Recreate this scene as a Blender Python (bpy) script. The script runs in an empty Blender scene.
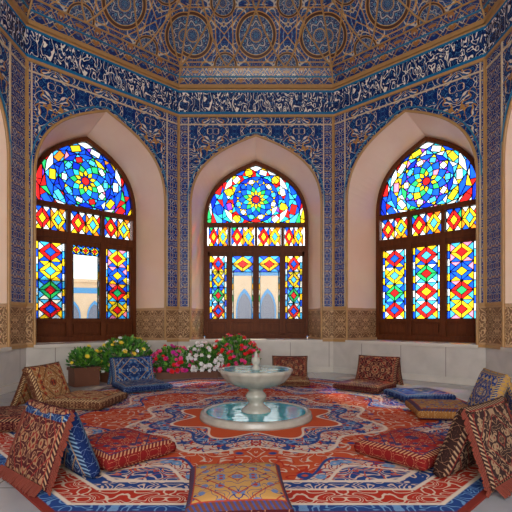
import bpy, bmesh, math, random
from mathutils import Vector, Matrix
random.seed(7)
S=bpy.context.scene
try:
    S.view_settings.view_transform='Standard'
    S.view_settings.exposure=.12
except Exception: pass

# ------------------------------------------------------------ node helpers
class E:
    def __init__(s,nt,k): s.nt=nt; s.k=k
    def __add__(a,b): return M(a.nt,'ADD',a,b)
    def __sub__(a,b): return M(a.nt,'SUBTRACT',a,b)
    def __mul__(a,b): return M(a.nt,'MULTIPLY',a,b)
    def __truediv__(a,b): return M(a.nt,'DIVIDE',a,b)
def M(nt,op,*a,clamp=False):
    n=nt.nodes.new('ShaderNodeMath'); n.operation=op; n.use_clamp=clamp
    for i,v in enumerate(a):
        if isinstance(v,E): nt.links.new(v.k,n.inputs[i])
        else: n.inputs[i].default_value=v
    return E(nt,n.outputs[0])
def lt(x,t,soft=0.03):   # 1 when x<t
    return M(x.nt,'MULTIPLY_ADD',x,-1.0/soft,(t/soft+0.5),clamp=True)
def gt(x,t,soft=0.03):
    return M(x.nt,'MULTIPLY_ADD',x,1.0/soft,(-t/soft+0.5),clamp=True)
def absx(x): return M(x.nt,'ABSOLUTE',x)
def pp(x,s): return M(x.nt,'PINGPONG',x,s)
def mx(a,b): return M(a.nt,'MAXIMUM',a,b)
def mn(a,b): return M(a.nt,'MINIMUM',a,b)
def band(x,a,b,soft=0.02): return gt(x,a,soft)*lt(x,b,soft)
def vec(nt,x,y,z=0.0):
    n=nt.nodes.new('ShaderNodeCombineXYZ')
    for i,v in enumerate((x,y,z)):
        if isinstance(v,E): nt.links.new(v.k,n.inputs[i])
        else: n.inputs[i].default_value=v
    return n.outputs[0]
def noise(nt,v,scale,detail=1.0,dist=0.0,rough=.5):
    n=nt.nodes.new('ShaderNodeTexNoise'); n.inputs['Scale'].default_value=scale
    n.inputs['Detail'].default_value=detail; n.inputs['Distortion'].default_value=dist
    n.inputs['Roughness'].default_value=rough
    if v is not None: nt.links.new(v,n.inputs['Vector'])
    return E(nt,n.outputs[0])
def voro(nt,v,scale,rand=1.0):
    n=nt.nodes.new('ShaderNodeTexVoronoi'); n.inputs['Scale'].default_value=scale
    n.inputs['Randomness'].default_value=rand
    nt.links.new(v,n.inputs['Vector'])
    return E(nt,n.outputs['Distance'])
def col(c): return (c[0],c[1],c[2],1)
def mix(nt,f,a,b):
    n=nt.nodes.new('ShaderNodeMix'); n.data_type='RGBA'
    if isinstance(f,E): nt.links.new(f.k,n.inputs[0])
    else: n.inputs[0].default_value=f
    for i,v in ((6,a),(7,b)):
        if isinstance(v,tuple): n.inputs[i].default_value=col(v)
        else: nt.links.new(v,n.inputs[i])
    return n.outputs[2]
def newmat(name,rough=.5,spec=.5):
    m=bpy.data.materials.new(name); m.use_nodes=True
    nt=m.node_tree; b=nt.nodes['Principled BSDF']
    b.inputs['Roughness'].default_value=rough
    b.inputs['Specular IOR Level'].default_value=spec
    return m,nt,b
def uvxy(nt):
    n=nt.nodes.new('ShaderNodeUVMap'); s=nt.nodes.new('ShaderNodeSeparateXYZ')
    nt.links.new(n.outputs[0],s.inputs[0]); return E(nt,s.outputs[0]),E(nt,s.outputs[1])
def objxyz(nt):
    n=nt.nodes.new('ShaderNodeTexCoord'); s=nt.nodes.new('ShaderNodeSeparateXYZ')
    nt.links.new(n.outputs['Object'],s.inputs[0]); return [E(nt,s.outputs[i]) for i in range(3)], n.outputs['Object']
def setc(nt,b,c): 
    if isinstance(c,tuple): b.inputs['Base Color'].default_value=col(c)
    else: nt.links.new(c,b.inputs['Base Color'])
def bump(nt,b,h,strength=.3,dist=.02):
    n=nt.nodes.new('ShaderNodeBump'); n.inputs['Strength'].default_value=strength; n.inputs['Distance'].default_value=dist
    nt.links.new(h.k,n.inputs['Height']); nt.links.new(n.outputs[0],b.inputs['Normal'])

NAVY=(.004,.024,.15); GOLD=(.50,.25,.05)

def arab(nt,x,y,px,py,sc,ground,l1,l2,fl,seed=0.0,w=.11,k=6.0,fine=None):
    """mirror-symmetric arabesque: scroll lines + flowers"""
    g=ground
    if fine:
        n3=noise(nt,vec(nt,pp(x,px*.5),pp(y,py*.5),seed+8.8),sc*2.4,.2,.9)
        g=mix(nt,lt(pp(n3*5.,.5),.08,.04),ground,fine)
    v=vec(nt,pp(x,px),pp(y,py),seed)
    n=noise(nt,v,sc,.3,.9)
    a=pp(n*k,0.5)
    c=mix(nt,lt(a,w+.08,.03),g,ground); c=mix(nt,lt(a,w,.03),c,l1)
    n2=noise(nt,vec(nt,pp(x,px),pp(y,py),seed+5.3),sc*1.2,.2,.6)
    c=mix(nt,lt(absx(n2-0.5),.020,.008),c,l2)
    d=voro(nt,vec(nt,pp(x,px),pp(y,py),seed+2.1),sc*.9,.7)
    c=mix(nt,lt(d,.22,.03),c,fl)
    c=mix(nt,lt(d,.12,.03),c,ground)
    c=mix(nt,lt(d,.05,.03),c,l2)
    return c

def m_spandrel():
    m,nt,b=newmat('tile_arabesque',.25); x,y=uvxy(nt)
    c=arab(nt,x,y,.5,.7,4.2,NAVY,(.72,.66,.55),(.48,.24,.06),(.78,.74,.68),1.0,.10,6.,(.05,.24,.52))
    setc(nt,b,c); return m
def m_strip(px,sc=7.,seed=3.):
    m,nt,b=newmat('tile_strip',.25); x,y=uvxy(nt)
    c=arab(nt,x,y,px,.27,sc,(.004,.035,.22),(.74,.70,.62),(.45,.25,.07),(.74,.70,.64),seed,.11)
    setc(nt,b,c); return m
def m_frieze():
    m,nt,b=newmat('tile_calligraphy',.25); x,y=uvxy(nt)
    n=noise(nt,vec(nt,x*1.6,y*.8,2.),4.6,1.0,1.3)
    n2=noise(nt,vec(nt,pp(x,.35),y,9.),9.,.3,.8)
    g=mix(nt,lt(pp(n2*5.,.5),.07,.05),(.003,.016,.11),(.05,.19,.43))
    a=pp(n*4.2,.5); c=mix(nt,lt(a,.16,.03),g,(.003,.012,.09)); c=mix(nt,lt(a,.10,.03),c,(.90,.87,.80))
    t=y-5.95
    gg=mx(lt(t,.045,.01),gt(t,.60,.01)); c=mix(nt,gg,c,(.50,.31,.13))
    gg=band(t,.045,.10,.01); c=mix(nt,gg,c,(.01,.16,.38))
    gg=band(t,.55,.60,.01); c=mix(nt,gg,c,(.01,.16,.38))
    setc(nt,b,c); return m
def m_carved():
    m,nt,b=newmat('carved_stone_dado',.6); x,y=uvxy(nt)
    v=vec(nt,pp(x,.22),pp(y-.74,.375),4.)
    n=noise(nt,v,7.,.5,1.0); a=lt(pp(n*6.,.5),.2,.12)
    c=mix(nt,a,(.22,.11,.045),(.66,.43,.23))
    e=pp(y-.74,.375); c=mix(nt,lt(e,.06,.01),c,(.54,.34,.18))
    setc(nt,b,c); bump(nt,b,a,.6,.03); return m
def m_stone(name,c1,c2,rough=.5,sc=3.):
    m,nt,b=newmat(name,rough); o,ov=objxyz(nt)
    n=noise(nt,ov,sc,5.,.3); setc(nt,b,mix(nt,n,c1,c2)); return m
def m_plinth():
    m,nt,b=newmat('plinth_stone',.35); x,y=uvxy(nt)
    n=noise(nt,vec(nt,x,y,0.),3.,5.,.3)
    c=mix(nt,n,(.46,.43,.39),(.74,.70,.64))
    c=mix(nt,lt(pp(x+.1,.45),.006,.006),c,(.25,.2,.17))
    setc(nt,b,c); return m
def m_floor():
    m,nt,b=newmat('floor_stone',.12); o,ov=objxyz(nt)
    n=noise(nt,ov,2.5,5.,.3)
    c=mix(nt,n,(.26,.27,.29),(.46,.46,.46))
    j=mx(lt(pp(o[0]+.3,.4),.006,.005),lt(pp(o[1]+.1,.4),.006,.005))
    c=mix(nt,j,c,(.10,.10,.10)); setc(nt,b,c); return m
def m_plaster():
    m,nt,b=newmat('reveal_plaster',.45); o,ov=objxyz(nt)
    n=noise(nt,ov,2.,4.,.2); setc(nt,b,mix(nt,n,(.82,.58,.42),(.90,.71,.56))); return m
def m_wood():
    m,nt,b=newmat('dark_walnut_wood',.5,.15); o,ov=objxyz(nt)
    n=noise(nt,vec(nt,o[0]*6.,o[1]*6.,o[2]*.7),3.,4.,.5)
    setc(nt,b,mix(nt,n,(.06,.014,.005),(.17,.048,.014))); return m
def m_simple(name,c,rough=.5,metal=0.,spec=.5):
    m,nt,b=newmat(name,rough,spec); o,ov=objxyz(nt)
    n=noise(nt,ov,9.,3.); setc(nt,b,mix(nt,n,tuple(v*.8 for v in c),tuple(min(1,v*1.15) for v in c)))
    b.inputs['Metallic'].default_value=metal; return m
def m_cove():
    m,nt,b=newmat('tile_cove',.3); x,y=uvxy(nt)
    c=arab(nt,x,y,.35,.25,5.0,(.004,.024,.16),(.46,.38,.26),(.38,.16,.04),(.55,.52,.46),11.,.085,6.,(.03,.20,.46))
    q=absx(pp(x,.35)-.175)+absx(y-.19)*.9
    c=mix(nt,band(q,.135,.155,.008),c,GOLD)
    c=mix(nt,band(q,.05,.07,.008),c,(.64,.56,.42))
    setc(nt,b,c); return m
def m_vault():
    m,nt,b=newmat('tile_vault',.3); x,y=uvxy(nt)
    BL=(.004,.026,.18)
    c=arab(nt,x,y,.7,.58,3.8,BL,(.46,.33,.16),(.58,.56,.50),(.52,.48,.40),21.,.060,6.,(.03,.24,.52))
    cx=pp(x,.7); cy=pp(y-.02,.58)-.58
    def med(c,cx,cy,R,sd):
        r=M(nt,'SQRT',cx*cx+cy*cy); th=M(nt,'ARCTAN2',cy,cx); star=pp(th,math.pi/8)
        c2=arab(nt,r,star*.5,.2,.3,8.,(.003,.018,.13),(.46,.54,.60),(.06,.34,.58),(.06,.36,.64),sd,.085)
        c=mix(nt,lt(r,R*1.22,.01),c,(.08,.03,.02)); c=mix(nt,lt(r,R,.01),c,c2)
        c=mix(nt,band(r,R*1.17,R*1.22,.007),c,(.62,.34,.08))
        c=mix(nt,band(r,R*.98,R*1.02,.007),c,(.62,.40,.14))
        c=mix(nt,band(r+star*.25*R*2.2,R*.70,R*.75,.010),c,(.66,.60,.50))
        c=mix(nt,band(r,R*.31,R*.36,.010),c,(.60,.34,.08)); return c
    q=mx(absx(cx),absx(cy)); q2=(absx(cx)+absx(cy))*.7071
    c=mix(nt,band(mx(q,q2),.50,.520,.007),c,(.58,.31,.07))
    c=mix(nt,band(mn(q,q2),.50,.520,.007),c,(.58,.31,.07))
    c=med(c,cx,cy,.37,31.)
    c=med(c,cx-.7,cy+.58,.22,35.)
    setc(nt,b,c); return m

MAT=dict(span=m_spandrel(),strip=m_strip(.11),frieze=m_frieze(),carved=m_carved(),
 plinth=m_plinth(),floor=m_floor(),plaster=m_plaster(),wood=m_wood(),
 gold=m_simple('ochre_moulding',(.48,.27,.10),.35),cream=m_simple('cream_moulding',(.66,.53,.36),.45),
 turq=m_simple('turquoise_moulding',(.01,.20,.42),.3),
 cove=m_cove(),vault=m_vault(),sill=m_stone('sill_marble',(.58,.54,.48),(.78,.74,.67),.25))

# ------------------------------------------------------------ mesh helpers
class MB:
    def __init__(s): s.v=[];s.f=[];s.m=[];s.uv=[]
    def face(s,pts,mi=0,uvs=None):
        i=len(s.v); s.v+= [tuple(p) for p in pts]; s.f.append(tuple(range(i,i+len(pts)))); s.m.append(mi)
        s.uv.append(uvs if uvs else [(0,0)]*len(pts))
    def box(s,fn,x0,x1,y0,y1,z0,z1,mi=0):
        P=[fn(x,y,z) for x in(x0,x1) for y in(y0,y1) for z in(z0,z1)]
        for q in ((0,1,3,2),(4,6,7,5),(0,4,5,1),(2,3,7,6),(0,2,6,4),(1,5,7,3)):
            s.face([P[k] for k in q],mi,[(P[k][0]+P[k][1],P[k][2]) for k in q])
    def obj(s,name,mats,parent=None,smooth=False,merge=True,recalc=False):
        me=bpy.data.meshes.new(name); me.from_pydata(s.v,[],s.f)
        for m in mats: me.materials.append(m)
        uvl=me.uv_layers.new(name='UVMap')
        k=0
        for fi,p in enumerate(me.polygons):
            p.material_index=s.m[fi]; p.use_smooth=smooth
            for j in range(len(s.uv[fi])): uvl.data[k].uv=s.uv[fi][j]; k+=1
        if merge or recalc:
            bm=bmesh.new(); bm.from_mesh(me)
            if merge: bmesh.ops.remove_doubles(bm,verts=bm.verts,dist=1e-5)
            if recalc: bmesh.ops.recalc_face_normals(bm,faces=bm.faces)
            bm.to_mesh(me); bm.free()
        o=bpy.data.objects.new(name,me); S.collection.objects.link(o)
        if parent: o.parent=parent
        return o
def empty(name,loc=(0,0,0),rot=0):
    e=bpy.data.objects.new(name,None); e.location=loc; e.rotation_euler=(0,0,rot); S.collection.objects.link(e); return e
def curve(name,lines,r,mat,parent=None,cyclic=False):
    c=bpy.data.curves.new(name,'CURVE'); c.dimensions='3D'; c.bevel_depth=r; c.bevel_resolution=2
    for L in lines:
        sp=c.splines.new('POLY'); sp.points.add(len(L)-1)
        for i,p in enumerate(L): sp.points[i].co=(p[0],p[1],p[2],1)
        sp.use_cyclic_u=cyclic
    c.materials.append(mat)
    o=bpy.data.objects.new(name,c); S.collection.objects.link(o)
    if parent: o.parent=parent
    return o
def lathe(name,prof,mat,parent=None,n=64,smooth=True,flute=0,loc=(0,0,0)):
    mb=MB()
    def P(r,z,k):
        a=2*math.pi*k/n; rr=r*(1+(flute*math.cos(a*16) if flute else 0)); return (rr*math.cos(a)+loc[0],rr*math.sin(a)+loc[1],z+loc[2])
    for (r0,z0),(r1,z1) in zip(prof,prof[1:]):
        for k in range(n):
            pts=[P(r0,z0,k),P(r0,z0,k+1),P(r1,z1,k+1),P(r1,z1,k)]
            mb.face(pts)
    o=mb.obj(name,[mat],parent,smooth,True,True); return o

# ------------------------------------------------------------ arch
def archprof(a,zs,za,n=18):
    H=za-zs; P=[(a,zs),(a,zs+.58*H),(.60*a,zs+.80*H),(0,za)]
    out=[]
    for i in range(n+1):
        t=i/n; k=[(1-t)**3,3*t*(1-t)**2,3*t*t*(1-t),t**3]
        out.append((sum(k[j]*P[j][0] for j in range(4)),sum(k[j]*P[j][1] for j in range(4))))
    return out
def fullprof(a,zs,za,z0,n=18):
    h=archprof(a,zs,za,n)
    R=[(a,z0)]+h; L=[(-x,z) for x,z in reversed(h[:-1])]+[(-a,z0)]
    return R+L   # right bottom -> apex -> left bottom

# ------------------------------------------------------------ glass
GC={'blue':(.006,.060,.60),'deep':(.004,.018,.32),'sky':(.04,.32,.66),'yellow':(.76,.42,.012),'red':(.56,.010,.010),
    'green':(.015,.30,.08),'white':(.50,.57,.58),'orange':(.68,.15,.010),'teal':(.02,.38,.42),'clear':(.60,.62,.62),
    'violet':(.16,.03,.38),'pink':(.55,.16,.24)}
GN=list(GC); GM=[]
for k in GN:
    m=bpy.data.materials.new('stained_glass_'+k); m.use_nodes=True; nt=m.node_tree; nt.nodes.clear()
    o=nt.nodes.new('ShaderNodeOutputMaterial'); t=nt.nodes.new('ShaderNodeBsdfTransparent'); g=nt.nodes.new('ShaderNodeBsdfGlossy')
    tr=nt.nodes.new('ShaderNodeBsdfTranslucent')
    mxs=nt.nodes.new('ShaderNodeMixShader'); mx2=nt.nodes.new('ShaderNodeMixShader')
    tc=nt.nodes.new('ShaderNodeTexCoord'); nn=noise(nt,tc.outputs['Object'],5.,3.)
    c=GC[k]; cc=mix(nt,nn,tuple(v*.6 for v in c),tuple(min(1,v*1.55) for v in c)) if k!='clear' else None
    if cc is not None:
        nt.links.new(cc,t.inputs[0]); nt.links.new(cc,tr.inputs[0])
    else:
        t.inputs[0].default_value=col(c); tr.inputs[0].default_value=col(c)
    g.inputs['Roughness'].default_value=.15; g.inputs[0].default_value=(.4,.4,.4,1)
    mxs.inputs[0].default_value=.25 if k!='clear' else .02
    nt.links.new(t.outputs[0],mxs.inputs[1]); nt.links.new(tr.outputs[0],mxs.inputs[2])
    mx2.inputs[0].default_value=.02
    nt.links.new(mxs.outputs[0],mx2.inputs[1]); nt.links.new(g.outputs[0],mx2.inputs[2])
    nt.links.new(mx2.outputs[0],o.inputs[0]); GM.append(m)
LEAD=m_simple('lead_came',(.02,.018,.016),.6,0.,.1)

def clip(poly,conv):
    out=poly
    for i in range(len(conv)):
        a=conv[i]; b=conv[(i+1)%len(conv)]
        def side(p): return (b[0]-a[0])*(p[1]-a[1])-(b[1]-a[1])*(p[0]-a[0])
        if abs(a[0]-b[0])+abs(a[1]-b[1])<1e-9: continue
        inp=out; out=[]
        if not inp: return []
        for j in range(len(inp)):
            p=inp[j]; q=inp[(j+1)%len(inp)]; sp=side(p); sq=side(q)
            if sp>=0: out.append(p)
            if sp*sq<0:
                t=sp/(sp-sq); out.append((p[0]+(q[0]-p[0])*t,p[1]+(q[1]-p[1])*t))
    return out
def area(p): return .5*sum(p[i][0]*p[(i+1)%len(p)][1]-p[(i+1)%len(p)][0]*p[i][1] for i in range(len(p)))
def rosette(cx,cz,n,rings,rng,sx=1.):
    cells=[]
    def P(k,i):
        r=rings[k]; a=2*math.pi*(i+(.5 if k%2 else 0))/n+math.pi/2
        return (cx+sx*r*math.cos(a),cz+r*math.sin(a))
    cyc=[['yellow','yellow'],['green','teal'],['blue','blue'],['white','sky'],['blue','deep'],['yellow','white'],['white','blue'],['red','blue'],['sky','deep'],['yellow','green'],['blue','white'],['blue','sky']]
    pal=['blue','blue','blue','deep','sky','teal','white','white','yellow','yellow','red','orange','green','sky','violet','pink']
    cells.append(([P(0,i) for i in range(n)],'red'))
    m1=lambda p,q,t=.5:(p[0]+(q[0]-p[0])*t,p[1]+(q[1]-p[1])*t)
    for k in range(0,len(rings)-2):
        pk=[rng.choice(pal) for _ in range(6)]
        for i in range(n):
            a=P(k,i)
            if k%2==0: b=P(k+1,i-1); d=P(k+1,i)
            else: b=P(k+1,i); d=P(k+1,i+1)
            c=P(k+2,i)
            c1,c2=cyc[k%len(cyc)]
            col1=c1 if i%2==0 else c2
            if rng.random()<.10: col1=rng.choice(pal)
            if k<3: cells.append(([a,b,c,d],col1))
            elif k%2==1:
                ab=m1(a,b);bc=m1(b,c);cd=m1(c,d);da=m1(d,a)
                cells.append(([ab,bc,cd,da],col1))
                for q,tri in enumerate(([a,ab,da],[b,bc,ab],[c,cd,bc],[d,da,cd])): cells.append((tri,pk[q%2] if rng.random()<.75 else rng.choice(pal)))
            else:
                ct=m1(a,c)
                cells.append(([a,b,ct,d],col1)); cells.append(([b,c,ct],pk[2])); cells.append(([c,d,ct],pk[3] if rng.random()<.7 else rng.choice(pal)))
    for i in range(n):
        cells.append(([P(0,i),P(1,i),P(0,i+1)],'blue'))
    return cells
def panel(x0,x1,z0,z1,nc,nr,rng,scheme):
    cells=[]; w=(x1-x0)/nc; h=(z1-z0)/nr
    for r in range(nr):
        for c in range(nc):
            a=x0+c*w; b=a+w; lo=z0+r*h; hi=lo+h; mxx=(a+b)/2; mz=(lo+hi)/2
            d=[(mxx,lo),(b,mz),(mxx,hi),(a,mz)]
            cells_main=scheme[0][(r)%len(scheme[0])]
            ins=[(mxx+(p[0]-mxx)*.5,mz+(p[1]-mz)*.5) for p in d]
            cells.append((ins,scheme[1][r%len(scheme[1])]))
            for i in range(4):
                j=(i+1)%4
                cells.append(([ins[i],d[i],d[j],ins[j]],cells_main))
            cor=[(a,lo),(b,lo),(b,hi),(a,hi)]
            for q in range(4):
                p0=cor[q]; pa=d[q]; pb=d[(q+3)%4]
                mid=((pa[0]+pb[0])/2,(pa[1]+pb[1])/2)
                k=(r+q//2+(1 if rng.random()<.25 else 0))
                cells.append(([p0,pa,mid],scheme[2][k%len(scheme[2])]))
                cells.append(([p0,mid,pb],scheme[2][(k+1)%len(scheme[2])]))
    return cells

# ------------------------------------------------------------ walls with alcove + window
DEP=1.1; ZS=.74; ZD=1.49; ZF=5.95; ZT=6.6
trimn=[0]
def trim(): trimn[0]+=1; return 'trim_%d'%trimn[0]
def frame(P0,P1):
    P0=Vector(P0);P1=Vector(P1);ex=(P1-P0);L=ex.length;ex/=L;no=Vector((-ex.y,ex.x))
    return (lambda u,v,z:(P0.x+ex.x*u+no.x*v,P0.y+ex.y*u+no.y*v,z)),L
def build_wall(name,wn,P0,P1,uc,ha,hi,clearcols,seed,npan,uoff=0.):
    W,L=frame(P0,P1); rng=random.Random(seed)
    zs,za=3.85,5.50; zi,zia=3.72,5.30
    mats=[MAT['span'],MAT['strip'],MAT['frieze'],MAT['carved'],MAT['plinth']]
    mb=MB()
    def q(u0,u1,z0,z1,mi,vo=0.,u_shift=0.):
        mb.face([W(u0,vo,z0),W(u1,vo,z0),W(u1,vo,z1),W(u0,vo,z1)],mi,[(u0-uc,z0),(u1-uc,z0),(u1-uc,z1),(u0-uc,z1)])
    ul,ur=uc-ha,uc+ha
    q(0,L,0,ZS,4); q(0,ul,ZS,ZD,3); q(ur,L,ZS,ZD,3)
    q(0,ul,ZD,ZF,1); q(ur,L,ZD,ZF,1)
    q(0,L,ZF,ZT,2)
    prof=fullprof(ha,zs,za,ZS)
    arc=[p for p in prof if p[1]>=zs-1e-6]
    for a,b in zip(arc,arc[1:]):
        mb.face([W(uc+a[0],0,a[1]),W(uc+a[0],0,ZF),W(uc+b[0],0,ZF),W(uc+b[0],0,b[1])],0,[(a[0],a[1]),(a[0],ZF),(b[0],ZF),(b[0],b[1])])
    mb.obj(name,mats)
    rv=MB(); pi=fullprof(hi,zi,zia,ZS)
    for k in range(len(prof)-1):
        a,b=prof[k],prof[k+1]; c,d=pi[k],pi[k+1]
        if k in(0,len(prof)-2):
            lo,hi_=(a,b) if k==0 else (b,a); lo2,hi2=(c,d) if k==0 else (d,c)
            rv.face([W(uc+lo[0],0,ZS),W(uc+lo2[0],DEP,ZS),W(uc+lo2[0],DEP,ZD),W(uc+lo[0],0,ZD)],1,[(0,ZS),(DEP,ZS),(DEP,ZD),(0,ZD)])
            rv.face([W(uc+lo[0],0,ZD),W(uc+lo2[0],DEP,ZD),W(uc+hi2[0],DEP,hi2[1]),W(uc+hi_[0],0,hi_[1])],0)
        else:
            rv.face([W(uc+a[0],0,a[1]),W(uc+b[0],0,b[1]),W(uc+d[0],DEP,d[1]),W(uc+c[0],DEP,c[1])],0)
    rv.obj(trim(),[MAT['plaster'],MAT['carved']],smooth=False)
    sb=MB(); sb.face([W(ul,0,ZS),W(ur,0,ZS),W(uc+hi,DEP,ZS),W(uc-hi,DEP,ZS)],0)
    sb.box(lambda u,v,z:W(u,v,z),ul-.02,ur+.02,-.05,.02,ZS-.05,ZS+.015)
    sb.obj(trim(),[MAT['sill']])
    e=.012
    lines=[[W(uc+x,-e,z) for x,z in prof]]
    curve(trim(),lines,.028,MAT['gold'])
    lines=[[W(uc+x*1.0+ (0.07 if x>0 else -.07 if x<0 else 0),-e,z+(.07 if z>zs else 0)) for x,z in prof if z>zs-.01]]
    curve(trim(),lines,.014,MAT['turq'])
    mb=MB()
    for u in (ul-.05,ur+.05):
        mb.box(W,u-.013,u+.013,-.02,.0,ZD,ZF)
    for u in (.02,L-.02): mb.box(W,u-.018,u+.018,-.022,.0,ZD,ZF,1)
    mb.box(W,0,L,-.03,0,ZF-.03,ZF+.02,1); mb.box(W,0,L,-.02,0,5.74,5.765,0)
    mb.box(W,0,L,-.06,0,ZT-.02,ZT+.06,1)
    mb.box(W,0,ul,-.03,0,ZD-.03,ZD+.03,1); mb.box(W,ur,L,-.03,0,ZD-.03,ZD+.03,1)
    mb.box(W,0,ul,-.03,0,ZS-.03,ZS+.03,1); mb.box(W,ur,L,-.03,0,ZS-.03,ZS+.03,1)
    mb.obj(trim(),[MAT['cream'],MAT['gold']])
    mb=MB(); mb.box(W,0,L,-.04,0,0,.12,0); mb.obj('baseboard_'+name[5:],[MAT['sill']])
    # ---- window
    par=empty('window_%d'%wn)
    F=MB(); X=lambda x,y,z:W(uc+x,DEP+y,z)
    t=.085; v0,v1=-.07,.05
    po=fullprof(hi,zi,zia,.80); pn=fullprof(hi-t,zi,zia-t*1.15,.80)
    for k in range(len(po)-1):
        a,b,c,d=po[k],po[k+1],pn[k],pn[k+1]
        F.face([X(a[0],v0,a[1]),X(b[0],v0,b[1]),X(d[0],v0,d[1]),X(c[0],v0,c[1])])
        F.face([X(a[0],v1,a[1]),X(b[0],v1,b[1]),X(d[0],v1,d[1]),X(c[0],v1,c[1])])
        F.face([X(c[0],v0,c[1]),X(d[0],v0,d[1]),X(d[0],v1,d[1]),X(c[0],v1,c[1])])
        F.face([X(a[0],v0,a[1]),X(b[0],v0,b[1]),X(b[0],v1,b[1]),X(a[0],v1,a[1])])
    wi=hi-t+.01
    F.box(X,-wi-.04,wi+.04,v0-.01,v1,.74,.86)
    F.box(X,-wi,wi,-.02,.03,.86,1.2)
    F.box(X,-wi,wi,v0,v1,1.16,1.24); F.box(X,-wi,wi,v0,v1,2.96,3.12); F.box(X,-wi,wi,v0,v1,3.60,3.71)
    if npan==4: xs=[-wi,-wi*.54,0,wi*.54,wi]
    else: xs=[-wi,-wi*.34,wi*.34,wi]
    for i,x in enumerate(xs[1:-1]):
        w=.065
        F.box(X,x-w,x+w,v0-.01,v1,.84,3.0); F.box(X,x-.035,x+.035,v0,v1,3.1,3.62)
    for a,b in zip(xs,xs[1:]):
        F.box(X,a+.10,b-.10,-.05,-.01,.92,1.12)
        F.box(X,a,a+.075,-.05,.04,1.2,3.0); F.box(X,b-.075,b,-.05,.04,1.2,3.0)
        F.box(X,a+.03,b-.03,-.05,.04,2.86,3.0)
    F.obj('frame',[MAT['wood']],par)
    # ---- glass cells
    cells=[]
    shape=[(x,z) for x,z in fullprof(hi-t+.005,zi,zia-t*1.15,3.70)]
    if area(shape)<0: shape.reverse()
    ctr=(0,4.32)
    rings=[.09,.17,.26,.36,.47,.59,.72,.86,1.01,1.17,1.34,1.52,1.72,1.95,2.2]
    for p,c in rosette(ctr[0],ctr[1],12 if npan==4 else 10,rings,rng):
        if area(p)<0: p=p[::-1]
        pc=clip(p,shape)
        if len(pc)>2 and abs(area(pc))>2e-4: cells.append((pc,c))
    ZG=2.86
    for i,(a,b) in enumerate(zip(xs,xs[1:])):
        kind=clearcols[i]
        A,B=a+.07,b-.07
        mm=(A+B)/2
        for (pa,pb,sc) in ((A-.02,mm,(['red','blue'],['yellow'],['yellow','white','blue','green'])),(mm,B+.02,(['yellow','red'],['sky'],['blue','orange','white','red']))):
            cells+=panel(pa,pb,3.12,3.60,1,1,rng,sc)
        if kind=='c':
            bw=.035; top=2.66 if npan==3 else 2.45
            cells.append(([(A+bw,1.24),(B-bw,1.24),(B-bw,top),(A+bw,top)],'clear'))
            cells+=panel(A,B,top,ZG,3 if npan==3 else 1,1,rng,(['yellow'],['red'],['blue','sky']))
            for xa,xb in ((A,A+bw),(B-bw,B)):
                for q in range(8):
                    h=(top-1.24)/8; cells.append(([(xa,1.24+q*h),(xb,1.24+q*h),(xb,1.24+(q+1)*h),(xa,1.24+(q+1)*h)],['sky','white','white','green','white','yellow'][q%6]))
        else:
            sch=[(['red','green','yellow'],['blue','red','sky'],['yellow','white','sky','blue']),
                 (['red','red','green'],['sky','yellow','red'],['blue','yellow','sky','white']),
                 (['yellow','red','blue'],['red','green','yellow'],['pink','sky','yellow','blue'])][i%3]
            for (xa,xb) in ((A,A+.06),(B-.06,B)):
                for k in range(10):
                    h=(ZG-1.24)/10; cells.append(([(xa,1.24+k*h),(xb,1.24+k*h),(xb,1.24+(k+1)*h),(xa,1.24+(k+1)*h)],['blue','yellow','sky','white'][k%4] if xa==A else ['blue','yellow','sky','white'][(k+2)%4]))
            cells+=panel(A+.06,B-.06,1.24,ZG,1,4,rng,sch)
    G=MB(); seen=set(); Ld=MB()
    for p,c in cells:
        G.face([X(x,0,z) for x,z in p],GN.index(c))
        for i in range(len(p)):
            a,b=p[i],p[(i+1)%len(p)]
            key=tuple(sorted([(round(a[0],3),round(a[1],3)),(round(b[0],3),round(b[1],3))]))
            if key in seen or key[0]==key[1]: continue
            seen.add(key)
            dx,dz=b[0]-a[0],b[1]-a[1]; l=math.hypot(dx,dz)
            if l<.004: continue
            nx,nz=-dz/l*.008,dx/l*.008
            Q=[(a[0]+nx,a[1]+nz),(b[0]+nx,b[1]+nz),(b[0]-nx,b[1]-nz),(a[0]-nx,a[1]-nz)]
            Ld.face([X(x,-.012,z) for x,z in Q]); 
            Ld.face([X(Q[0][0],-.012,Q[0][1]),X(Q[1][0],-.012,Q[1][1]),X(Q[1][0],.012,Q[1][1]),X(Q[0][0],.012,Q[0][1])])
            Ld.face([X(Q[3][0],-.012,Q[3][1]),X(Q[2][0],-.012,Q[2][1]),X(Q[2][0],.012,Q[2][1]),X(Q[3][0],.012,Q[3][1])])
            Ld.face([X(x,.012,z) for x,z in Q])
    G.obj('glass',GM,par,merge=False); Ld.obj('leading',[LEAD],par,merge=False)

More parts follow.
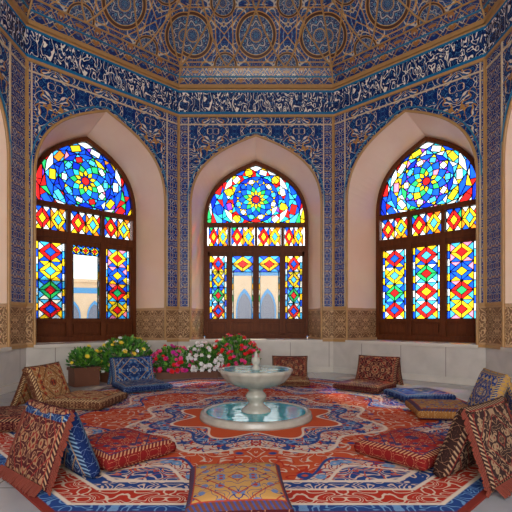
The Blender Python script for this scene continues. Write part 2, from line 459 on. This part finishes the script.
C=[(-4.17,4.1),(-4.17,7.8),(-1.8,10.),(1.8,10.),(4.17,7.8),(4.17,4.1),(1.8,1.9),(-1.8,1.9)]
LB=(Vector(C[2])-Vector(C[1])).length
build_wall('wall_back',1,C[2],C[3],1.8,1.52,1.34,'sccs',3,4)
build_wall('wall_back_left',2,C[1],C[2],1.505,1.365,1.19,'scs',11,3)
build_wall('wall_back_right',3,C[3],C[4],LB-1.505,1.365,1.19,'sss',23,3)
build_wall('wall_left',4,C[0],C[1],1.80,1.33,1.18,'sss',5,3)
build_wall('wall_right',5,C[4],C[5],1.90,1.33,1.18,'sss',6,3)
for nm,P0,P1 in (('wall_front_left',(-4.17,-2.),(-4.17,4.1)),('wall_front_right',(4.17,4.1),(4.17,-2.))):
    W,L=frame(P0,P1); mb=MB()
    for z0,z1,mi in ((0,ZS,2),(ZS,ZD,1),(ZD,ZF,0),(ZF,ZT+.1,3)):
        mb.face([W(0,0,z0),W(L,0,z0),W(L,0,z1),W(0,0,z1)],mi,[(0,z0),(L,z0),(L,z1),(0,z1)])
    mb.obj(nm,[MAT['span'],MAT['carved'],MAT['plinth'],MAT['frieze']])
mb=MB(); I3=lambda a,b,c:(a,b,c)
mb.box(I3,-4.3,-2.4,-2.3,-2.,0,6.7); mb.box(I3,2.4,4.3,-2.3,-2.,0,6.7); mb.box(I3,-2.4,2.4,-2.3,-2.,5.2,6.7)
mb.obj('front_sky_baffle',[MAT['plaster']])  # unseen piers and lintel added behind the camera to cut sky fill

mb=MB()
mb.box(I3,-5.6,5.6,-2.3,11.6,-.1,0); mb.obj('floor',[MAT['floor']])

# ------------------------------------------------------------ ceiling
CY=5.95
rings=[(1.0,6.64),(.99,6.80),(.965,7.02),(.90,7.36),(.82,7.72),(.72,8.05),(.58,8.38),(.40,8.66),(.2,8.84),(0.001,8.9)]
mb=MB()
def ringpt(i,s,z): x,y=C[i%8]; return Vector((x*s,CY+(y-CY)*s,z))
for i in range(8):
    a0,b0=ringpt(i,1,0),ringpt(i+1,1,0); hw=(b0-a0).length/2
    v=0
    for (s0,z0),(s1,z1) in zip(rings,rings[1:]):
        m0=(ringpt(i,s0,z0)+ringpt(i+1,s0,z0))/2; m1=(ringpt(i,s1,z1)+ringpt(i+1,s1,z1))/2; dv=(m1-m0).length
        mi=0 if z1<7.1 else 1
        if abs(z0-7.02)<.001: v=0
        mb.face([ringpt(i,s0,z0),ringpt(i+1,s0,z0),ringpt(i+1,s1,z1),ringpt(i,s1,z1)],mi,[(-hw*s0,v),(hw*s0,v),(hw*s1,v+dv),(-hw*s1,v+dv)])
        v+=dv
def flat(p): mb.face([(x,y,6.66) for x,y in p],0,[(x,y) for x,y in p])
flat([(-4.17,-2),(4.17,-2),(4.17,1.9),(-4.17,1.9)])
flat([(-4.17,1.9),(-1.8,1.9),(-4.17,4.1)]); flat([(4.17,1.9),(4.17,4.1),(1.8,1.9)])
mb.obj('ceiling',[MAT['cove'],MAT['vault']])
def dpt(i,u,s):
    for (s0,z0),(s1,z1) in zip(rings,rings[1:]):
        if s<=s0+1e-9 and s>=s1: 
            t=(s0-s)/(s0-s1); z=z0+(z1-z0)*t; break
    a=ringpt(i,s,z); b=ringpt(i+1,s,z); p=a+(b-a)*(u+1)/2
    p.z-=.015; p.x*=.998; p.y=CY+(p.y-CY)*.998
    return p
rl=[];thin=[]
for i in range(8):
    rl.append([dpt(i,-1,s) for s in (1,.965,.9,.82,.72,.58,.4,.2)])
    rl.append([dpt(i,-1,.965),dpt(i,1,.965)])
    for s in (.985,.70): thin.append([dpt(i,-1,s),dpt(i,1,s)])
    for j,u in enumerate([-1,-.385,.385,1]):
        for d in (-1,1):
            L=[]
            for k in range(13):
                t=k/12; s=.965-t*.38
                uu=u+d*.72*(t**.8)
                if abs(uu)<=1: L.append(dpt(i,uu,s))
            if len(L)>1: rl.append(L)
curve(trim(),rl,.018,MAT['gold']); curve(trim(),thin,.018,MAT['turq'])

# ------------------------------------------------------------ carpet
def m_carpet():
    m,nt,b=newmat('persian_carpet',.9,.15); o,ov=objxyz(nt)
    x=o[0]; y=o[1]-5.3
    r=M(nt,'SQRT',x*x+y*y); th=M(nt,'ARCTAN2',y,x)
    c8=M(nt,'COSINE',th*8.0); c16=M(nt,'COSINE',th*16.0)
    sec=pp(th,math.pi/8)*M(nt,'MAXIMUM',r,.3)
    def ar(g,l1,l2,fl,seed,sc=4.2,w=.14,k=6.):
        v=vec(nt,r,sec,seed); n=noise(nt,v,sc,.4,1.2)
        c=mix(nt,lt(pp(n*k,.5),w,.05),g,l1)
        n2=noise(nt,vec(nt,r,sec,seed+4.),sc*1.4,.3,.8); c=mix(nt,lt(absx(n2-.5),.028,.012),c,l2)
        d=voro(nt,vec(nt,r,sec,seed+7.),sc*.85,.6); c=mix(nt,lt(d,.25,.04),c,fl); c=mix(nt,lt(d,.13,.04),c,g)
        return c
    cr=(.70,.53,.40); bl=(.018,.06,.23); re=(.48,.032,.014); ora=(.60,.09,.025); sky=(.16,.32,.54)
    B=ar(ora,cr,re,bl,2.,4.2,.09,4.8); Cc=ar(bl,cr,ora,sky,3.,5.2,.17); D=ar(re,cr,bl,sky,5.,4.6,.11,5.); Ee=ar(cr,re,bl,sky,6.,5.4,.17)
    rl=r+c8*.14; rl2=r-c8*.24+c16*.06
    edge=(.78,.64,.50)
    c=D
    c=mix(nt,lt(rl2,2.60,.015),c,edge); c=mix(nt,lt(rl2,2.56,.015),c,Cc)
    c=mix(nt,lt(rl2,2.26,.015),c,edge); c=mix(nt,lt(rl2,2.22,.015),c,Ee)
    c=mix(nt,lt(rl2,2.04,.015),c,bl); c=mix(nt,lt(rl2,2.00,.015),c,B)
    c=mix(nt,lt(rl,1.42,.015),c,edge); c=mix(nt,lt(rl,1.38,.015),c,Ee) 
    c=mix(nt,lt(rl,1.16,.015),c,bl); c=mix(nt,lt(rl,1.12,.015),c,Cc)
    c=mix(nt,lt(rl,.92,.015),c,edge); c=mix(nt,lt(rl,.88,.015),c,ora)
    yo=o[1]-5.7
    q=mx(mx(absx(x),absx(yo)),(absx(x)+absx(yo))*.7071)
    def bord(l1,g,seed):
        v=vec(nt,pp(x,.3),pp(yo,.3),seed); n=noise(nt,v,7.,.3,.8); return mix(nt,lt(pp(n*6.,.5),.16,.06),g,l1)
    c=mix(nt,gt(q,2.50,.01),c,edge); c=mix(nt,gt(q,2.54,.01),c,bord(cr,bl,1.))
    c=mix(nt,gt(q,2.66,.01),c,edge); c=mix(nt,gt(q,2.69,.01),c,bord((.70,.54,.40),re,2.))
    c=mix(nt,gt(q,2.90,.01),c,edge); c=mix(nt,gt(q,2.93,.01),c,bord(sky,bl,3.))
    c=mix(nt,gt(q,3.02,.01),c,(.22,.03,.02))
    setc(nt,b,c)
    bump(nt,b,noise(nt,ov,150.,2.),.3,.01)
    return m
mb=MB(); ap=3.07; R=ap/math.cos(math.pi/8)
pts=[(R*math.cos(math.pi/8+k*math.pi/4),5.7+R*math.sin(math.pi/8+k*math.pi/4)) for k in range(8)]
mb.face([(x,y,.018) for x,y in pts])
for k in range(8):
    a,b_=pts[k],pts[(k+1)%8]; mb.face([(a[0],a[1],0.001),(b_[0],b_[1],0.001),(b_[0],b_[1],.018),(a[0],a[1],.018)])
mb.obj('persian_rug',[m_carpet()])

# ------------------------------------------------------------ fountain
marb=m_stone('fountain_marble',(.26,.25,.21),(.54,.51,.43),.25,7.)
def m_water():
    m,nt,b=newmat('fountain_water',.04); o,ov=objxyz(nt)
    n=noise(nt,ov,9.,3.,.6)
    setc(nt,b,mix(nt,n,(.0,.22,.30),(.02,.58,.64))); bump(nt,b,n,.25,.02); return m
water=m_water()
fo=empty('tiered_fountain',(0,5.3,.018))
lathe('pool_rim',[(0.0,0),(.69,0),(.69,.03),(.68,.045),(.68,.065),(.665,.08),(.62,.082),(.61,.07),(.59,.04),(0,.035)],marb,fo,96)
lathe('pool_water',[(.608,.070),(0.,.070)],water,fo,96)
lathe('pedestal',[(.0,.04),(.18,.04),(.18,.09),(.15,.115),(.11,.14),(.09,.17),(.095,.20),(.125,.235),(.13,.265),(.105,.30),(.085,.32),(.10,.345),(.13,.36),(.0,.37)],marb,fo,48)
lathe('bowl',[(0,.355),(.13,.36),(.26,.39),(.36,.44),(.415,.50),(.435,.54),(.445,.55),(.45,.580),(.44,.592),(.425,.592),(.41,.575),(.36,.53),(.2,.50),(0,.49)],marb,fo,96,flute=.014)
lathe('bowl_water',[(.420,.586),(0,.586)],water,fo,64)
lathe('finial',[(0,.55),(.07,.56),(.06,.60),(.032,.63),(.05,.66),(.06,.69),(.05,.72),(.022,.745),(.026,.765),(.008,.80),(0,.82)],marb,fo,24)

# ------------------------------------------------------------ cushions
def sat(c,k=1.1): 
    return tuple(min(1,v*k) for v in c)
def m_kilim(name,g,l1,l2,fl,bd,seed,sc=10.):
    g,l1,l2,fl,bd=[sat(q_) for q_ in (g,l1,l2,fl,bd)]
    m,nt,b=newmat(name,.85,.2); x,y=uvxy(nt)
    v=vec(nt,absx(x),pp(absx(y),.4),seed)
    n=noise(nt,v,sc,.3,.9)
    c=mix(nt,lt(pp(n*5.,.5),.10,.05),g,l1)
    d=voro(nt,vec(nt,absx(x),absx(y),seed+3.),sc*.9,.4); c=mix(nt,lt(d,.30,.05),c,fl); c=mix(nt,lt(d,.15,.05),c,l2)
    q=absx(x)+absx(y)
    c=mix(nt,band(pp(q,.16),.06,.075,.008),c,l2)
    e=mx(absx(x),absx(y)*1.0)
    z=pp(x+y,.02); c2=mix(nt,lt(z,.008,.006),bd,l1)
    c=mix(nt,gt(e,.315,.006),c,l2); c=mix(nt,gt(e,.325,.006),c,c2)
    setc(nt,b,c); bump(nt,b,noise(nt,vec(nt,x,y,0.),120.,2.),.4,.008)
    return m
def m_side(name,c1,c2,seed):
    m,nt,b=newmat(name,.9,.15); o,ov=objxyz(nt)
    n=noise(nt,vec(nt,pp(o[0],.1),pp(o[1],.1),pp(o[2],.2)),18.,.5,.8)
    setc(nt,b,mix(nt,lt(pp(n*4.,.5),.08,.06),sat(c1),sat(c2))); return m
K={'tan':m_kilim('kilim_tan',(.32,.14,.045),(.54,.38,.19),(.06,.025,.02),(.34,.05,.02),(.14,.05,.025),1.),
   'blue':m_kilim('kilim_blue',(.006,.025,.11),(.16,.26,.38),(.38,.24,.10),(.03,.13,.30),(.006,.02,.07),2.),
   'red':m_kilim('kilim_red',(.32,.012,.010),(.46,.24,.12),(.02,.025,.09),(.08,.03,.09),(.14,.008,.008),3.),
   'maroon':m_kilim('kilim_maroon',(.065,.008,.010),(.36,.19,.10),(.22,.016,.014),(.32,.18,.09),(.03,.01,.01),4.),
   'gold':m_kilim('kilim_gold',(.40,.21,.06),(.03,.04,.13),(.28,.03,.015),(.10,.14,.26),(.10,.03,.02),5.),
   'dark':m_kilim('kilim_dark',(.03,.012,.012),(.34,.21,.12),(.18,.012,.010),(.30,.19,.11),(.03,.01,.01),6.),
   'bluegold':m_kilim('kilim_bluegold',(.01,.05,.24),(.50,.36,.12),(.46,.27,.07),(.50,.43,.32),(.01,.04,.16),7.)}
SD={'tan':m_side('side_brown',(.09,.03,.015),(.38,.22,.11),1),'blue':m_side('side_navy',(.005,.016,.08),(.12,.18,.30),2),
 'red':m_side('side_red',(.17,.008,.008),(.38,.16,.08),3),'maroon':m_side('side_maroon',(.05,.006,.008),(.26,.11,.06),4),
 'gold':m_side('side_gold',(.28,.12,.03),(.48,.32,.14),5),'dark':m_side('side_dark',(.025,.01,.008),(.24,.12,.07),6),
 'bluegold':m_side('side_bluegold',(.42,.24,.06),(.02,.07,.25),7)}
FR=m_simple('wool_fringe',(.20,.035,.018),.9)
def pillow(w,d,h,N=14,edge=.42,p=7):
    mb=MB()
    def g(i): 
        t=-1+2*i/N; return math.sin(t*math.pi/2)*.35+t*.65
    def P(i,j,s):
        x,y=g(i),g(j); f=((1-abs(x)**p)*(1-abs(y)**p)); f=max(f,0)**.45
        t=h/2*(edge+(1-edge)*f)*(1+ .10*(1-x*x)*(1-y*y))
        X=x*w/2*(1-.035*(1-y*y)); Y=y*d/2*(1-.035*(1-x*x))
        return (X,Y,s*t)
    uv=lambda i,j:(g(i)*.36,g(j)*.36*d/w if d/w<.8 else g(j)*.36)
    for i in range(N):
        for j in range(N):
            for s in(1,-1):
                q=[(i,j),(i+1,j),(i+1,j+1),(i,j+1)]
                if s<0:q=q[::-1]
                mb.face([P(a,b,s) for a,b in q],0,[uv(a,b) for a,b in q])
    ring=[(i,0) for i in range(N)]+[(N,j) for j in range(N)]+[(N-i,N) for i in range(N)]+[(0,N-j) for j in range(N)]
    for k in range(len(ring)):
        a=ring[k]; b=ring[(k+1)%len(ring)]
        def mid(a):
            t=P(a[0],a[1],1); return (t[0]*1.03,t[1]*1.03,0)
        for s in (1,-1):
            q=[P(*a,s),P(*b,s),mid(b),mid(a)]
            if s>0:q=q[::-1]
            mb.face(q,1,[uv(*a)]*4)
    return mb
def add_pillow(name,w,d,h,mat,side,parent,loc,rot,edge=.42):
    mb=pillow(w,d,h,edge=edge); o=mb.obj(name,[mat,side],parent,True); o.location=loc; o.rotation_euler=rot; return o
def seat(x,y,ang,ms,mb_,w=.8,d=.8,h=.15,bh=.5,lean=22,back=True,fr=False,bw=None,off=0.,ml=None,l2=22):
    a=math.radians(ang-90)
    e=empty('floor_cushion_seat' if back else 'floor_cushion',(x,y,.02),a)
    add_pillow('seat_pad',w,d,h,K[ms],SD[ms],e,(0,0,h/2+.005),(0,0,0),.55)
    if back:
        ml=ml or mb_
        L=math.radians(lean); bw=bw or w*.95; bt=.15
        cz=.5*bh*math.cos(L)+.5*bt*math.sin(L)
        cy=-d/2-.09-.5*bh*math.sin(L)+off
        add_pillow('backrest',bw,bh,bt,K[mb_],SD[mb_],e,(0,cy,cz),(math.pi/2+L,0,0),.5)
        L2=math.radians(l2); bh2=cz*2/math.cos(L2)*.95
        add_pillow('rear_leaf',bw,bh2,.07,K[ml],SD[ml],e,(0,cy-.5*bh*math.sin(L)-.5*bh2*math.sin(L2)+.02,.5*bh2*math.cos(L2)+.02),(math.pi/2-L2,0,0),.5)
        if fr:
            f=MB(); rg=random.Random(3); yb=cy-.5*bh*math.sin(L)-bh2*math.sin(L2)+.02; yt=cy-.5*bh*math.sin(L)
            for sx in (-1,1):
                for k in range(30):
                    t=k/29; zz=.03+(1-t)*bh2*math.cos(L2)*.97; yy=yt+(yb-yt)*t
                    x0=sx*(bw/2-.005); x1=x0+sx*(.045+rg.random()*.015); dz=-.02-rg.random()*.02
                    f.box(lambda p,q,r:(x0+(x1-x0)*p,yy+q,zz+r+dz*p),0,1,-.006,.006,-.006,.006)
            for k in range(44):
                xx=-bw/2+bw*k/43; l=.05+rg.random()*.02
                f.box(lambda p,q,r:(xx+p,yb-.03-l*r,.05*(1-r)+.006+q),-.006,.006,-.004,.004,0,1)
            f.obj('fringe',[FR],e,merge=False)
    return e
seat(-2.35,6.0,-8,'tan','tan',.78,.80,.15,.55)
seat(-1.95,7.35,-58,'blue','blue',.80,.72,.13,.50)
seat(.62,7.95,-95,'tan','maroon',.72,.6,.12,.46)
seat(1.85,7.35,-128,'maroon','maroon',.80,.72,.13,.52)
seat(2.45,6.50,190,'blue','blue',.66,.78,.12,back=False)
seat(2.30,5.35,172,'gold','bluegold',.70,.70,.15,.55)
seat(-2.72,4.85,5,'maroon','red',.78,.76,.16,.5)
seat(-1.20,3.76,50,'red','blue',.74,.64,.15,.53,fr=True,ml='maroon',l2=20)
seat(1.36,3.76,130,'red','dark',.74,.64,.15,.55,fr=True,ml='dark',l2=20)
e=empty('floor_cushion',(-.11,2.50,.02),math.radians(5))
add_pillow('bolster',.57,.52,.26,K['gold'],SD['maroon'],e,(0,0,.145),(math.radians(6),0,0),.6)

# ------------------------------------------------------------ flowers
LEAF=m_simple('leaf_green',(.04,.18,.022),.5); LEAF2=m_simple('leaf_light',(.15,.38,.04),.5)
POT=m_simple('terracotta_dark',(.15,.05,.022),.6); SOIL=m_simple('potting_soil',(.05,.03,.02),.9)
FC={'yellow':(.95,.70,.05),'pink':(.90,.06,.28),'white':(.92,.92,.88),'red':(.80,.015,.02),'magenta':(.68,.02,.34)}
FM={k:m_simple('petal_'+k,c,.5) for k,c in FC.items()}
def flower_planter(x,y,rot,w,d,hp,hb,cols,nleaf,nfl,seed,rmin=.035,rmax=.055):
    rg=random.Random(seed); e=empty('flower_planter',(x,y,0),math.radians(rot))
    I=lambda a,b,c:(a,b,c)
    p=MB()
    for (x0,x1,y0,y1,z0,z1) in ((-w/2,w/2,-d/2,d/2,0,hp*.85),(-w/2-.02,w/2+.02,-d/2-.02,d/2+.02,hp*.85,hp)):
        p.box(I,x0,x1,y0,y1,z0,z1)
    p.box(I,-w/2+.02,w/2-.02,-d/2+.02,d/2-.02,hp,hp+.01,1)
    p.obj('planter_box',[POT,SOIL],e,merge=False)
    L=MB()
    def pos(shell=False):
        while True:
            a=[rg.uniform(-1,1) for _ in range(3)]
            r=sum(v*v for v in a)
            if r<=1 and a[2]>-.45 and (not shell or a[1]<.45):
                if shell: 
                    s=1/math.sqrt(r+1e-6)*rg.uniform(.95,1.1); a=[v*s for v in a]
                return Vector((a[0]*w*.60,a[1]*d*.62,hp+max(-.06,hb*(.34+a[2]*.62))))
    for _ in range(nleaf):
        c=pos(rg.random()<.5); out=Vector((c.x,c.y,(c.z-hp)*.8)).normalized()+Vector((rg.uniform(-.6,.6),rg.uniform(-.6,.6),rg.uniform(-.3,.6)))
        out.normalize(); sd=out.cross(Vector((rg.uniform(-1,1),rg.uniform(-1,1),1))).normalized(); l=rg.uniform(.08,.13); ww=l*.3
        up=out.cross(sd)*.015
        c=c-out*l*.4
        L.face([c,c+out*l*.5+sd*ww,c+out*l-up,c+out*l*.5-sd*ww],0 if rg.random()<.6 else 1)
    for _ in range(24):
        c=pos(); b=Vector((c.x*.4,c.y*.4,hp)); s=Vector((.004,0,0)); L.face([b-s,b+s,c+s,c-s],0)
    L.obj('foliage',[LEAF,LEAF2],e,merge=False)
    B=MB()
    for _ in range(nfl):
        c=pos(True); c.z=max(c.z,hp+.02)
        n=(Vector((c.x*.7,c.y*1.4-.10,(c.z-hp)))+Vector((rg.uniform(-.1,.1),rg.uniform(-.25,.05),rg.uniform(0,.2)))).normalized()
        t=n.cross(Vector((0,0,1.001))).normalized(); bt=n.cross(t); c=c+n*.045
        r=rg.uniform(rmin,rmax); mi=rg.randrange(len(cols))
        for lay,(rr,up) in enumerate(((1,.3),(.65,.75))):
            for k in range(6):
                a=2*math.pi*(k+.5*lay)/6; a1=a-.5;a2=a+.5
                f=lambda an,ra,hh:c+t*math.cos(an)*ra+bt*math.sin(an)*ra+n*hh
                B.face([c,f(a1,r*rr*.75,r*up*.5),f(a,r*rr,r*up),f(a2,r*rr*.75,r*up*.5)],mi)
    B.obj('blossoms',[FM[k] for k in cols],e,merge=False)
flower_planter(-3.20,8.00,43,.46,.32,.34,.34,['yellow'],280,4,1)
flower_planter(-2.62,8.66,43,.90,.38,.20,.66,['yellow','yellow','white'],760,44,2)
flower_planter(-1.74,9.00,12,.66,.38,.14,.50,['pink','magenta','red'],420,70,3,.04,.06)
flower_planter(-1.12,9.16,0,.64,.38,.14,.56,['white'],420,85,4,.04,.06)
flower_planter(-.44,9.30,0,.78,.38,.14,.72,['red','red','pink'],620,95,5,.04,.062)

# ------------------------------------------------------------ exterior
ext=m_stone('facade_plaster',(.40,.28,.16),(.58,.43,.28),.8,1.)
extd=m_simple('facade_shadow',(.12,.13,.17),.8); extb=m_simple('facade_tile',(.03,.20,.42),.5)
def facade(name,cx0,cy0,wd,h,nar,rot=0):
    e=empty(name,(cx0,cy0,0),math.radians(rot))
    mb=MB(); I=lambda a,b,c:(a,b,c); x0,x1=-wd/2,wd/2; mb.box(I,x0,x1,0,.6,-.12,h)
    mb.box(I,x0-.1,x1+.1,-.15,.7,h,h+.2,0); mb.box(I,x0,x1,-.03,0,h-.7,h-.35,2)
    w=(x1-x0)/nar
    for k in range(nar):
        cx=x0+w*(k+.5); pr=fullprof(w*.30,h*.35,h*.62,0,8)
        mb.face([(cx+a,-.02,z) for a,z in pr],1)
        pr2=fullprof(w*.36,h*.35,h*.68,0,8)
        for q in range(len(pr)-1):
            mb.face([(cx+pr[q][0],-.05,pr[q][1]),(cx+pr[q+1][0],-.05,pr[q+1][1]),(cx+pr2[q+1][0],-.05,pr2[q+1][1]),(cx+pr2[q][0],-.05,pr2[q][1])],2)
    mb.obj('facade',[ext,extd,extb],e,merge=False)
facade('courtyard_building',0,30,13,5.0,8)
facade('courtyard_building',-11.5,27,9,3.6,7,20)
mb=MB(); mb.box(lambda a,b,c:(a,b,c),-60,60,-40,80,-.3,-.12); mb.obj('courtyard_ground',[m_stone('paving',(.5,.45,.38),(.65,.6,.52),.8,.5)])

# ------------------------------------------------------------ world + lights
w=bpy.data.worlds.new('sky'); S.world=w; w.use_nodes=True; nt=w.node_tree
bg=nt.nodes['Background']; tc=nt.nodes.new('ShaderNodeTexCoord'); sp=nt.nodes.new('ShaderNodeSeparateXYZ')
nt.links.new(tc.outputs['Generated'],sp.inputs[0])
f=M(nt,'MULTIPLY',E(nt,sp.outputs[2]),1.3,clamp=True)
nt.links.new(mix(nt,f,(1.,.96,.90),(.60,.75,1.)),bg.inputs[0]); bg.inputs[1].default_value=3.5
def area_l(name,loc,target,size,en,colr,sy=None):
    l=bpy.data.lights.new(name,'AREA'); l.shape='RECTANGLE'; l.size=size; l.size_y=sy or size; l.energy=en; l.color=colr
    o=bpy.data.objects.new(name,l); o.location=loc; o.rotation_euler=(Vector(target)-Vector(loc)).to_track_quat('-Z','Y').to_euler(); S.collection.objects.link(o)
area_l('front_fill_light',(0,-1.8,3.2),(0,8,4.4),4.,270,(1,.92,.82),4.0)  # added fill lamp in the open front, brightens the interior; not a real fixture
sun=bpy.data.lights.new('sun','SUN'); sun.energy=18; sun.angle=.06; sun.color=(1,.86,.68)
so=bpy.data.objects.new('sun',sun)
d=Vector((-.50,-.80,-1.10)); so.rotation_euler=d.to_track_quat('-Z','Y').to_euler(); so.location=(0,0,20); S.collection.objects.link(so)

# ------------------------------------------------------------ camera
cam=bpy.data.cameras.new('camera'); cam.sensor_width=36; cam.lens=36*430/512; cam.shift_y=64/512
cam.clip_end=300
co=bpy.data.objects.new('camera',cam); co.location=(0,0,1.21); co.rotation_euler=(math.pi/2,0,0); S.collection.objects.link(co); S.camera=co
